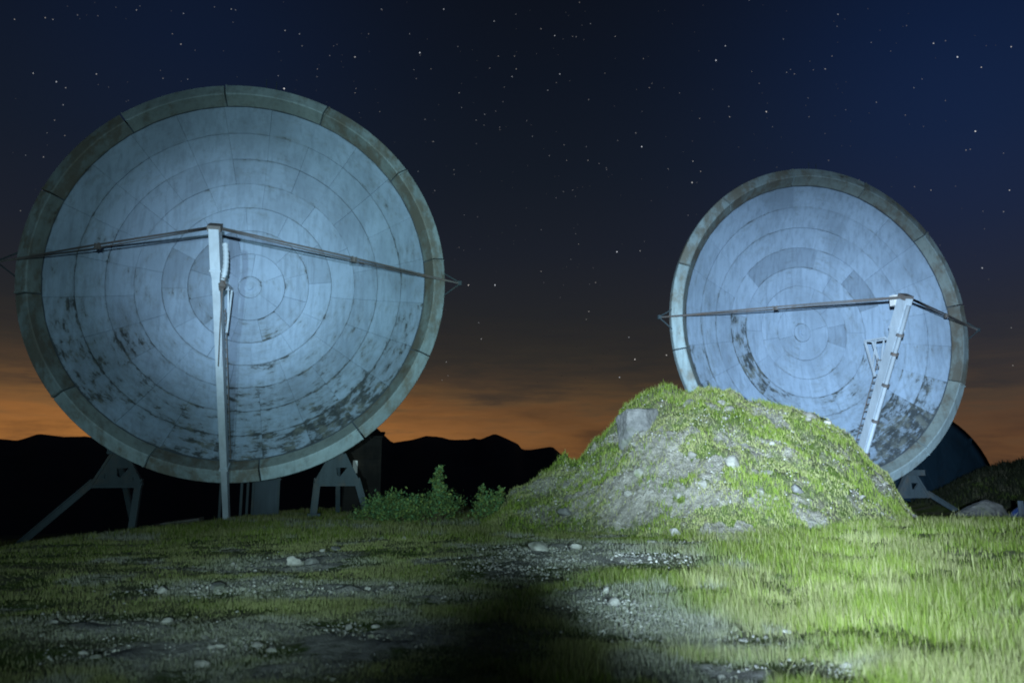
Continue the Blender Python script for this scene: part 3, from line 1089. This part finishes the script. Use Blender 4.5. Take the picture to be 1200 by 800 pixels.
for sx in (-1, 1):
    MB().box((sx * (W_ / 2 + 0.03), 0.02, H_ / 2), (0.09, 0.12, H_)).build('corner_post', MAT['hut_wood'], hut)
MB().box((-0.34, -0.03, 2.32), (0.22, 0.02, 0.62)).box((-0.34, -0.045, 2.32), (0.18, 0.012, 0.56)).build('notice', MAT['notice_paint'], hut)

cp = local_L(1.15, -2.7, 0)
cab = thing('equipment_cabinet', 'grey green steel cabinet under the left dish, right of its mast', 'cabinet', (cp.x, cp.y, float(ground_z(cp.x, cp.y)) - 0.05), GAZ)
MB().box((0, 0.3, 0.86), (1.02, 0.55, 1.62)).build('body', MAT['shell_metal'], cab)
MB().box((0, 0.0, 0.95), (0.78, 0.04, 1.30)).build('door', MAT['shell_metal'], cab)
for sx in (-1, 1):
    MB().box((sx * 0.56, 0.0, 0.95), (0.10, 0.12, 1.95)).build('post', MAT['frame_paint'], cab)
MB().box((0, 0.25, 1.72), (1.3, 0.8, 0.08)).build('top', MAT['frame_paint'], cab)

sp = local_L(-2.1, -2.4, 0)
slab = thing('concrete_slab', 'low pale concrete slab in the dark, left of the left mast foot', 'slab', (sp.x, sp.y, float(ground_z(sp.x, sp.y)) - 0.25), GAZ)
MB().box((0, 0, 0.18), (2.9, 1.4, 0.5)).build('slab', MAT['grey_stone'], slab)
MB().beam((-1.0, 0, 0.42), (0.6, 0, 0.62), 1.0, 0.18, (0, 1, 0)).build('broken_top', MAT['grey_stone'], slab)


# ------------------------------------------------------------------ rocks
def rock_mesh(name, seed, planes, sx, sy, sz, mat, sub=3, rough=0.03, dirs=None):
    import bmesh
    r_ = np.random.default_rng(seed)
    bm = bmesh.new()
    bmesh.ops.create_icosphere(bm, subdivisions=sub, radius=1.0)
    N = r_.normal(size=(planes, 3))
    if dirs is not None:
        N = np.vstack([np.array(dirs, float), N])
    N /= np.linalg.norm(N, axis=1)[:, None]
    dd = r_.uniform(0.50, 0.88, len(N))
    if dirs is not None:
        dd[:len(dirs)] = 0.62
    for v in bm.verts:
        d_ = np.array(v.co)
        c = N @ d_
        rad = np.min(np.where(c > 0.05, dd / np.maximum(c, 0.05), 9))
        rad = min(rad, 1.02) * (1 + rough * (r_.random() - 0.5) * 2)
        v.co = Vector(d_ * rad * np.array([sx, sy, sz]))
    me = bpy.data.meshes.new(name)
    bm.to_mesh(me)
    bm.free()
    me.materials.append(MAT[mat])
    return me


h = hit(752, 506)
bo = obj('boulder', rock_mesh('boulder', 3, 9, 1.02, 0.8, 1.0, 'grey_stone', 4, 0.02, [(-0.1, -1, 0.25), (0.1, 0, 1), (-1, -.1, .2), (1, -0.3, -.25)]), None,
         (h[0], h[1] + 0.35, h[2] + 0.12), (R(4), R(-6), R(10)))
tag(bo, 'big grey flat-faced boulder set in the upper left of the mound', 'boulder')

rock_material('dirty_stone', (0.10, 0.10, 0.085, 1), (0.24, 0.235, 0.205, 1), 0.8)
big = [  # pixel, size (m), flatness, label
    (345, 660, 0.42, .45, 'pale', 'largest pale stone in the left grass, below the gap right of the mast'),
    (364, 661, 0.34, .4, 'grey', 'greyish stone touching the largest pale stone in the left grass'),
    (190, 694, 0.22, .5, 'pale', 'bright white stone lying alone in the left foreground grass'),
    (257, 690, 0.26, .6, 'grey', 'squarish grey white stone below the left mast foot'),
    (284, 691, 0.16, .5, 'pale', 'small white stone right of the squarish one below the left mast'),
    (378, 646, 0.13, .5, 'pale', 'small yellowish stone beside a grey lump, below the right leg of the left dish'),
    (393, 644, 0.24, .5, 'grey', 'grey lump of stone in the dim grass below the right leg of the left dish'),
    (632, 644, 0.55, .35, 'pale', 'flat pale stone with a pointed top at the left end of the stony strip'),
    (676, 643, 0.42, .4, 'pale', 'rough pale stone in the middle of the stony strip before the mound'),
    (701, 641, 0.30, .45, 'pale', 'pale rounded stone at the right end of the stony strip'),
    (790, 624, 0.34, .7, 'pale', 'bright white stone at the foot of the mound face'),
    (765, 637, 0.36, .4, 'pale', 'flat cream stone in the grass just below the mound foot'),
    (710, 694, 0.16, .6, 'pale', 'small white stone above the bluish gravel patch in the foreground'),
    (722, 710, 0.22, .6, 'pale', 'white stone inside the bluish gravel patch in the foreground'),
    (749, 556, 0.38, .8, 'pale', 'rounded pale stone on the left of the mound face'),
    (812, 534, 0.30, .9, 'pale', 'pale block in the middle of the mound face'),
    (858, 545, 0.55, .9, 'pale', 'tall pale slab in the bare part of the mound face'),
    (970, 497, 0.36, .7, 'pale', 'white stone on the right end of the mound crest'),
    (905, 521, 0.20, .8, 'pale', 'bright white stone high on the right of the mound face'),
    (934, 574, 0.42, .8, 'grey', 'grey stone low on the right of the mound face'),
    (750, 463, 0.28, .8, 'pale', 'pale stone on the left end of the mound crest'),
    (663, 600, 0.55, .4, 'grey', 'flat bluish stone on the left skirt of the mound'),
    (806, 521, 0.16, .8, 'pale', 'little pale stone above the block in the middle of the mound face'),
    (945, 480, 0.22, .7, 'pale', 'pale stone on the mound crest left of the white one'),
    (474, 632, 0.16, .6, 'pale', 'small pale stone in the grass below the bushes'),
]
for i, (px, py, s, fl_, kind, lab) in enumerate(big):
    h = hit(px, py)
    me = rock_mesh('stone', 100 + i, 11, s * 0.5, s * 0.45, s * 0.5 * fl_ + .03, ('dirty' if 630 < px < 960 and py < 610 and kind == 'pale' and px not in (970, 905, 750) else kind) + '_stone', 3, 0.03)
    o = obj('stone', me, None, (h[0], h[1], h[2] + s * (0.0 if py < 612 and px > 600 else 0.06)), (random.uniform(-.2, .2), random.uniform(-.2, .2), random.uniform(0, 6)))
    tag(o, lab, 'stone')

SMD = [rock_mesh('stone', 340 + i, 9, 1, 0.85, 0.62, 'dirty_stone', 2, 0.06) for i in range(6)]
SM = [rock_mesh('stone', 300 + i, 10, 1, 0.85, 0.62, 'pale_stone' if i < 3 else 'gravel_stone', 2, 0.05) for i in range(8)]


def scatter_small(n, sampler, smin, smax, label, group, sink=0.1, pool=None):
    c = 0
    while c < n:
        x, y = sampler()
        z = float(surf_z(x, y))
        s = smin + (smax - smin) * random.random() ** 2.2
        o = obj('stone', random.choice(pool or SM), None, (x, y, z + sink * s), (random.uniform(-.4, .4), random.uniform(-.4, .4), random.uniform(0, 6.3)))
        o.scale = (s, s * random.uniform(.7, 1.1), s * random.uniform(.7, 1.1))
        tag(o, label, 'stone', group)
        c += 1


def in_patches():
    b_ = random.choice(_bare)
    return random.gauss(b_[0], b_[2] * 0.6), random.gauss(b_[1], b_[3] * 0.6)


def on_mound():
    while True:
        x = random.uniform(1.0, 14.5)
        y = random.uniform(18.6, 25.5)
        if float(mound_z(np.array([x]), np.array([y]))[0]) > float(ground_z(x, y)) + 0.05:
            z = mound_z(np.array([x]), np.array([y]))
            if random.random() < 0.12 + float(mound_gravel(np.array([x]), np.array([y]), z)[0]):
                return x, y


scatter_small(60, in_patches, 0.03, 0.09, 'small pale stone lying in the bare stony ground before the mound', 'small stones in the bare ground')
scatter_small(90, on_mound, 0.04, 0.36, 'small pale stone stuck in the slope of the mound', 'small stones on the mound', -0.15, SMD)


# right-hand bank: rock, sheet and post
def flat_hit(px, py, Y):
    d_ = px_dir(px, py)
    return CAM + d_ / d_[1] * Y


h = flat_hit(1148, 613, 31.0)
gz = float(ground_z(h[0], h[1]))
o = obj('boulder', rock_mesh('boulder', 44, 9, 1.75, 0.9, 0.75, 'grey_stone', 4, 0.02), None, (h[0], h[1], max(h[2], gz) + 0.25), (0, R(4), R(20)))
tag(o, 'low grey boulder in the shadow beside the foot of the right dish', 'boulder')
h = flat_hit(1201, 612, 30.0)
gz = float(ground_z(h[0], h[1]))
sh = MB()
vs, fs = [], []
NS = 18
for i in range(NS):
    for j in range(NS):
        u, v = i / (NS - 1) * 2 - 1, j / (NS - 1) * 2 - 1
        rr_ = max(abs(u), abs(v))
        hh = 0.85 * (1 - rr_ ** 2.2) + 0.16 * (vnoise(np.array([u * 4 + 9]), np.array([v * 4 + 9]))[0] - .5)
        vs.append((u * 0.75 * (1 + .1 * math.sin(v * 5)), v * 0.6, max(hh, -.1)))
for i in range(NS - 1):
    for j in range(NS - 1):
        fs.append((i * NS + j, (i + 1) * NS + j, (i + 1) * NS + j + 1, i * NS + j + 1))
sh.add(vs, fs)
o = sh.build('sheet', MAT['sheet_plastic'], None, True, (h[0] + .25, h[1], max(h[2] - .1, gz)))
tag(o, 'dark blue crumpled sheet over a low heap at the right edge', 'sheet')
o = MB().beam((0, 0, -.2), (0.03, 0, 1.0), 0.16, 0.12).mesh('post', MAT['shell_metal'])
o = obj('post', o, None, (h[0] - 0.45, h[1] - .5, max(h[2] - .1, float(ground_z(h[0] - .5, h[1] - .5)))), (R(3), R(-4), 0.3))
tag(o, 'short pale post beside the dark blue sheet', 'post')


# ------------------------------------------------------------------ bushes
def bush(base, w, hgt, n, sprigs, label, seed):
    r_ = np.random.default_rng(seed)
    root = thing('bush', label, 'bush', tuple(base), 0, 'leafy bushes along the edge of the grass')
    st = MB()
    V, T, C = [], [], []
    k = 0
    heads = []
    for i in range(22):
        a = r_.uniform(0, 6.28)
        rad = w * 0.5 * math.sqrt(r_.random())
        hh = hgt * (0.55 + 0.45 * r_.random()) * (1 - 0.45 * (rad / (w * 0.5)) ** 2)
        heads.append((rad * math.cos(a), rad * math.sin(a) * 0.8, hh, 0.30))
    for (sx, sh_) in sprigs:
        for q in range(4):
            heads.append((sx + r_.uniform(-.05, .05), 0, sh_ * (0.55 + 0.15 * q), 0.11))
    for (x, y, z, s) in heads:
        st.tube([(x * .25, y * .25, -.1), (x * .7, y * .7, z * .55), (x, y, z)], [0.016, 0.011, 0.005], 4)
    per = n // len(heads)
    for (x, y, z, s) in heads:
        for q in range(per if s > 0.2 else per // 2):
            c = np.array([x, y, z]) + r_.normal(size=3) * np.array([s * .55, s * .55, s * .5])
            if r_.random() < 0.4 and s > .2:
                c[2] *= r_.random() ** 0.5
            c[2] = max(c[2], 0.02)
            d_ = r_.normal(size=3) + np.array([0, -.2, 0.5])
            d_ /= np.linalg.norm(d_)
            e = np.cross(d_, r_.normal(size=3))
            e /= np.linalg.norm(e)
            L_ = r_.uniform(0.04, 0.15)
            f_ = np.cross(d_, e) * L_ * 0.12
            V += [c, c + d_ * L_ * .5 + e * L_ * .28 + f_, c + d_ * L_, c + d_ * L_ * .5 - e * L_ * .28 + f_]
            T += [(k, k + 1, k + 2), (k, k + 2, k + 3)]
            g_ = r_.uniform(0.5, 1.4)
            y_ = r_.uniform(0.8, 1.5)
            C += [(0.10 * g_ * y_, 0.19 * g_, 0.075 * g_ / y_, 1)] * 4
            k += 4
    obj('foliage', np_mesh('foliage', V, None, T, [MAT['leaf']], False, None, {'tone': C}), root)
    st.build('stems', MAT['stem_wood'], root)
    return root


for (px, py, Y, w, hgt, n, spr, lab, sd) in (
        (458, 604, 27.0, 2.3, 0.95, 4600, [], 'low spreading leafy bush right of the left dish legs', 1),
        (512, 603, 26.5, 2.2, 1.2, 4800, [(0.0, 1.75), (0.1, 1.9), (-.1, 1.5)], 'taller leafy bush with an upright sprig in its middle', 2),
        (574, 594, 26.0, 1.1, 1.0, 1900, [(-.3, 1.2), (0.35, 1.1)], 'small bush close against the left foot of the mound', 3)):
    h = flat_hit(px, py, Y)
    bush((h[0], h[1], float(surf_z(h[0], h[1]))), w, hgt, n, spr, lab, sd)


# ------------------------------------------------------------------ grass
def blades(name, X, Y, Z, Hh, Wd, tone, lean=0.35):
    n = len(X)
    th = rng.uniform(0, 2 * np.pi, n)
    ex, ey = np.cos(th), np.sin(th)
    la = rng.uniform(0, 2 * np.pi, n)
    ll = np.abs(rng.normal(0, lean, n)) * Hh
    dx, dy = np.cos(la) * ll, np.sin(la) * ll
    V = np.empty((n, 5, 3), np.float32)
    w = Wd / 2
    V[:, 0] = np.stack([X - ex * w, Y - ey * w, Z - 0.02], 1)
    V[:, 1] = np.stack([X + ex * w, Y + ey * w, Z - 0.02], 1)
    V[:, 2] = np.stack([X + dx * .3 + ex * w * .75, Y + dy * .3 + ey * w * .75, Z + Hh * .55], 1)
    V[:, 3] = np.stack([X + dx * .3 - ex * w * .75, Y + dy * .3 - ey * w * .75, Z + Hh * .55], 1)
    V[:, 4] = np.stack([X + dx, Y + dy, Z + Hh * np.clip(1 - 0.3 * (ll / Hh) ** 2, .4, 1)], 1)
    i = np.arange(n)[:, None] * 5
    Q = i + np.array([[0, 1, 2, 3]])
    T = i + np.array([[3, 2, 4]])
    C = np.repeat(tone[:, None, :], 5, 1).reshape(-1, 4)
    return np_mesh(name, V.reshape(-1, 3), Q, T, [MAT['grass_blade']], False, None, {'tone': C})


def tones(n, X, Y, dry):
    g = np.array([0.100, 0.160, 0.021])
    g2 = np.array([0.170, 0.220, 0.036])
    s = np.array([0.33, 0.32, 0.16])
    u = rng.random(n)[:, None]
    c = g * (1 - u) + g2 * u
    isd = (rng.random(n) < dry)[:, None]
    c = np.where(isd, 0.3 * c + 0.7 * s * rng.uniform(0.7, 1.05, (n, 1)), c * rng.uniform(0.78, 1.22, (n, 1)))
    return np.concatenate([c, np.ones((n, 1))], 1)


# field
N = 950000
az0 = rng.uniform(R(-47), R(47), N)
rr = 3.6 * (42 / 3.6) ** rng.random(N)
X, Y = rr * np.sin(az0), rr * np.cos(az0)
tall = sst(-1.5, 5.0, X + 0.12 * (Y - 6)) * sst(0.30, 0.60, fbm(X, Y, 0.5, 3, 71) + 0.25 * sst(2, 6, X))
far_edge = sst(16, 22, Y) * sst(4, -2, X)
cover = 1 - 0.62 * sst(0.22, 0.75, gravel(X, Y) + 0.5 * (fbm(X, Y, 2.2, 3, 75) - 0.5))
clump = sst(0.32, 0.62, fbm(X, Y, 1.6, 4, 77))
keepb = rng.random(N) < np.clip(cover, 0.02, 1) * (0.22 + 0.78 * clump) * (0.85 + 0.15 * sst(-2, 3, X))
Zs = ground_z(X, Y)
keepb &= mound_z(X, Y) < Zs + 0.03
keepb &= (np.hypot(X, Y - 8) < 41 + 18 * sst(8, 26, X))
X, Y, Zs, rr, tall, clump, far_edge = [a[keepb] for a in (X, Y, Zs, rr, tall, clump, far_edge)]
n = len(X)
nearb = sst(0.02, 0.35, gravel(X, Y))
Hh = (0.024 + 0.03 * clump) * (1 - 0.35 * nearb) * rng.uniform(0.5, 1.5, n) + tall * (1 - 0.7 * nearb) * rng.uniform(0.02, 0.17, n) * (0.45 + 0.8 * clump) + far_edge * rng.uniform(0, 0.16, n)
stalk = (rng.random(n) < 0.02 + 0.025 * tall)
Hh = Hh * np.where(stalk, rng.uniform(1.3, 1.9, n), 1.0)
Wd = np.maximum(0.0038, rr * 0.00055) * rng.uniform(0.7, 1.4, n)
dry = np.clip(0.20 + 0.6 * sst(0.42, 0.66, fbm(X, Y, 0.7, 4, 81)) + 0.2 * sst(3, -2, X) + 0.35 * sst(3, -2, X) * sst(20, 11, Y), 0, .95)
tn = tones(n, X, Y, np.where(stalk, 0.95, dry))
patch_ = (0.82 + 0.36 * fbm(X, Y, 0.9, 3, 91))[:, None]
tn[:, :3] *= patch_
pale_ = nearb[:, None] * rng.uniform(0.5, 1, (n, 1))
tn[:, :3] = tn[:, :3] * (1 - pale_) + pale_ * np.array([[0.36, 0.36, 0.31]]) * rng.uniform(.6, 1.1, (n, 1))
gob = obj('grass', blades('grass', X, Y, Zs, Hh, Wd, tn))
tag(gob, 'short and long grass covering the field, taller on the right', 'grass', kind='stuff')

# mound
N = 260000
X = rng.uniform(_mx[0] - 1, _mx[-1] + 1, N)
Y = rng.uniform(17.5, 27.0, N)
Zs = mound_z(X, Y)
gv = mound_gravel(X, Y, Zs)
ok = (Zs > ground_z(X, Y) - 0.02) & (rng.random(N) < np.clip(1.05 - 1.2 * gv, 0.16, 1) * (0.30 + .70 * sst(.40, .60, fbm(X, Y + Zs, 1.1, 4, 85))))
X, Y, Zs = X[ok], Y[ok], Zs[ok]
n = len(X)
lush = sst(0.42, 0.62, fbm(X, Y + Zs, 0.8, 3, 87))
Hh = rng.uniform(0.03, 0.11, n) + lush * rng.uniform(0, 0.13, n)
Wd = rng.uniform(0.010, 0.020, n)
dry = np.clip(0.75 - 0.6 * lush + 0.3 * gv[ok], 0, 1)
tn = tones(n, X, Y, dry)
tn[:, :3] *= 1.12
mob = obj('mound_grass', blades('mound_grass', X, Y, Zs, Hh, Wd, tn, 0.5))
tag(mob, 'tufty grass growing over the mound', 'grass', kind='stuff')

# dark scrub on the bank at the far right
N = 26000
X = rng.uniform(26, 50, N)
Y = rng.uniform(45, 56, N)
Zs = ground_z(X, Y)
ok = Zs > -1.9 + 0.4 * rng.random(N)
X, Y, Zs = X[ok], Y[ok], Zs[ok]
n = len(X)
tn = np.tile(np.array([[0.022, 0.028, 0.016, 1.0]]), (n, 1)) * rng.uniform(.6, 1.3, (n, 1))
sob = obj('scrub', blades('scrub', X, Y, Zs, rng.uniform(.1, .45, n), rng.uniform(.04, .09, n), tn, 0.5))
tag(sob, 'dark low scrub covering the bank at the right edge', 'scrub', kind='stuff')

# loose pebbles in the bare patches and on the mound face
PX, PY = [], []
while len(PX) < 2400:
    b_ = _bare[rng.integers(len(_bare))]
    x, y = rng.normal(b_[0], b_[2] * .6), rng.normal(b_[1], b_[3] * .6)
    PX.append(x)
    PY.append(y)
NFIRST = len(PX)
while len(PX) < NFIRST + 2000:
    b_ = _bare[rng.choice([0, 1, 2, 3, 4, 5, 6, 0, 1, 4, 11])]
    PX.append(rng.normal(b_[0], b_[2] * .55))
    PY.append(rng.normal(b_[1], b_[3] * .55))
qx = rng.uniform(0, 15, 90000)
qy = rng.uniform(18.5, 25.8, 90000)
qz = mound_z(qx, qy)
ok = (qz > ground_z(qx, qy) + .03) & (rng.random(90000) < 0.012 + 0.05 * mound_gravel(qx, qy, qz))
PX = np.concatenate([PX, qx[ok]])
PY = np.concatenate([PY, qy[ok]])
PZ = surf_z(PX, PY)
n = len(PX)
octa = np.array([(1, 0, 0), (0, 1, 0), (-1, 0, 0), (0, -1, 0), (0, 0, 1), (0, 0, -1)], float)
of = np.array([(0, 1, 4), (1, 2, 4), (2, 3, 4), (3, 0, 4), (1, 0, 5), (2, 1, 5), (3, 2, 5), (0, 3, 5)])
mdist = np.hypot(PX, PY)
S = (0.007 + 0.0007 * mdist) * rng.uniform(0.5, 1.7, n) ** 1.3
S[NFIRST:NFIRST + 2000] *= 1.45
a = rng.uniform(0, 6.28, n)
o3 = octa[None] * (S[:, None, None]) * rng.uniform(0.6, 1.2, (n, 6, 1)) * np.array([1, 1, .8])
ca, sa = np.cos(a)[:, None], np.sin(a)[:, None]
V = np.stack([o3[..., 0] * ca - o3[..., 1] * sa + PX[:, None], o3[..., 0] * sa + o3[..., 1] * ca + PY[:, None], o3[..., 2] + PZ[:, None] + S[:, None] * .2], -1)
T = (np.arange(n)[:, None, None] * 6 + of[None]).reshape(-1, 3)
pob = obj('gravel', np_mesh('gravel', V.reshape(-1, 3), None, T, [MAT['gravel_stone']], False))
tag(pob, 'loose pale gravel in the bare patches and on the mound', 'gravel', kind='stuff')

# ------------------------------------------------------------------ stars
S_PX = [(492, 62, 1.0), (416, 67, .8), (520, 11, .7), (447, 11, .45), (579, 25, .6), (432, 40, .35), (480, 40, .4), (448, 12, .3), (485, 82, .35), (505, 81, .3),
        (538, 109, .5), (541, 126, .35), (568, 134, .45), (558, 141, .4), (508, 166, .4), (416, 109, .4), (445, 131, .3), (586, 152, .3),
        (656, 87, .7), (642, 106, .5), (634, 34, .5), (650, 42, .7), (692, 28, .4), (671, 43, .3), (721, 43, .4), (679, 3, .4), (690, 117, .4), (603, 66, .4),
        (605, 81, .5), (600, 90, .6), (584, 66, .4), (574, 80, .4), (752, 172, 1.0), (745, 156, .5), (761, 103, .4), (764, 98, .3), (709, 86, .3), (754, 69, .35),
        (689, 188, .5), (664, 188, .4), (661, 170, .35), (687, 172, .35), (624, 160, .4), (652, 97, .3), (850, 54, .7), (839, 71, 1.0), (878, 0, .6), (918, 46, .4),
        (982, 17, .55), (981, 31, .3), (967, 81, .6), (975, 66, .4), (922, 85, .4), (931, 87, .45), (898, 131, .9), (855, 137, .6), (854, 125, .4), (820, 139, .4),
        (1021, 50, .35), (1094, 51, .75), (1108, 48, .35), (1122, 67, 1.0), (1150, 79, .7), (1185, 55, .7), (1071, 103, .4), (1027, 120, .4), (1061, 135, .35),
        (1143, 154, 1.0), (1132, 176, .5), (1137, 175, .4), (812, 189, .6), (881, 84, .3), (947, 115, .3), (991, 129, .3), (948, 137, .3), (1108, 118, .3), (971, 188, .35),
        (1151, 314, .8), (1091, 223, .5), (1183, 223, .7), (1176, 248, .5), (1185, 384, .4), (1187, 428, .5), (811, 214, .9), (821, 201, .5), (783, 198, .4),
        (723, 295, 1.0), (750, 294, .6), (634, 318, .5), (549, 334, .9), (580, 334, 1.0), (561, 378, .45), (564, 397, .6), (698, 331, .5), (690, 365, .6), (687, 374, .4),
        (737, 395, .6), (744, 421, .95), (726, 442, .8), (781, 416, .85), (523, 424, .5), (525, 440, .35), (518, 445, .35), (538, 290, .3), (669, 304, .3), (678, 286, .35),
        (333, 104, 1.3), (334, 36, .6), (351, 40, .55), (354, 54, .35), (215, 16, .5), (202, 40, .4), (212, 52, .6), (271, 11, .5), (276, 12, .4), (160, 12, .5), (17, 23, .5),
        (53, 21, .5), (62, 23, .45), (39, 86, .6), (66, 96, .75), (77, 103, .5), (113, 87, .6), (74, 123, .5), (64, 141, .4), (51, 184, .5), (30, 182, .3), (326, 89, .4), (372, 81, .4),
        (191, 92, .4), (220, 93, .4), (76, 159, .35), (24, 247, .35), (507, 166, .3), (417, 104, .3), (391, 54, .25), (480, 252, .4), (490, 201, .35), (532, 199, .35), (544, 252, .3)]
SV, ST, SCo = [], [], []
k = 0


def star(dirv, mag, col):
    global k
    dirv = dirv / np.linalg.norm(dirv)
    c = CAM + dirv * 6000.0
    s = 2.5 + 3.3 * mag
    for p in octa:
        SV.append(c + p * s)
    for f in of:
        ST.append(tuple(f + k))
    SCo.extend([tuple(col) + (1,)] * 6)
    k += 6


for (px, py, mg) in S_PX:
    e = (0.10 + 0.62 * mg ** 1.6)
    tintc = random.choice([(1, 1, 1), (.9, .95, 1.05), (1.0, .95, .9)])
    star(px_dir(px + .0, py), min(mg, 1.0), [e * v for v in tintc])
for i in range(9500):
    v = rng.normal(size=3)
    v /= np.linalg.norm(v)
    if v[2] < 0.09:
        continue
    mg = rng.random() ** 4
    e = 0.05 + 0.15 * mg
    e *= float(sst(0.08, 0.35, v[2]))
    star(v, 0.15 + .35 * mg, (e, e, e * 1.08))
tag(obj('stars', np_mesh('stars', SV, None, ST, [MAT['star_light']], False, None, {'tone': SCo})), 'small white stars scattered over the night sky', 'stars', kind='stuff')

for o in SC.objects:                                  # every object that wears a weathered finish carries its own tint
    if o.type == 'MESH' and 'tint' not in o:
        o['tint'] = 0.0
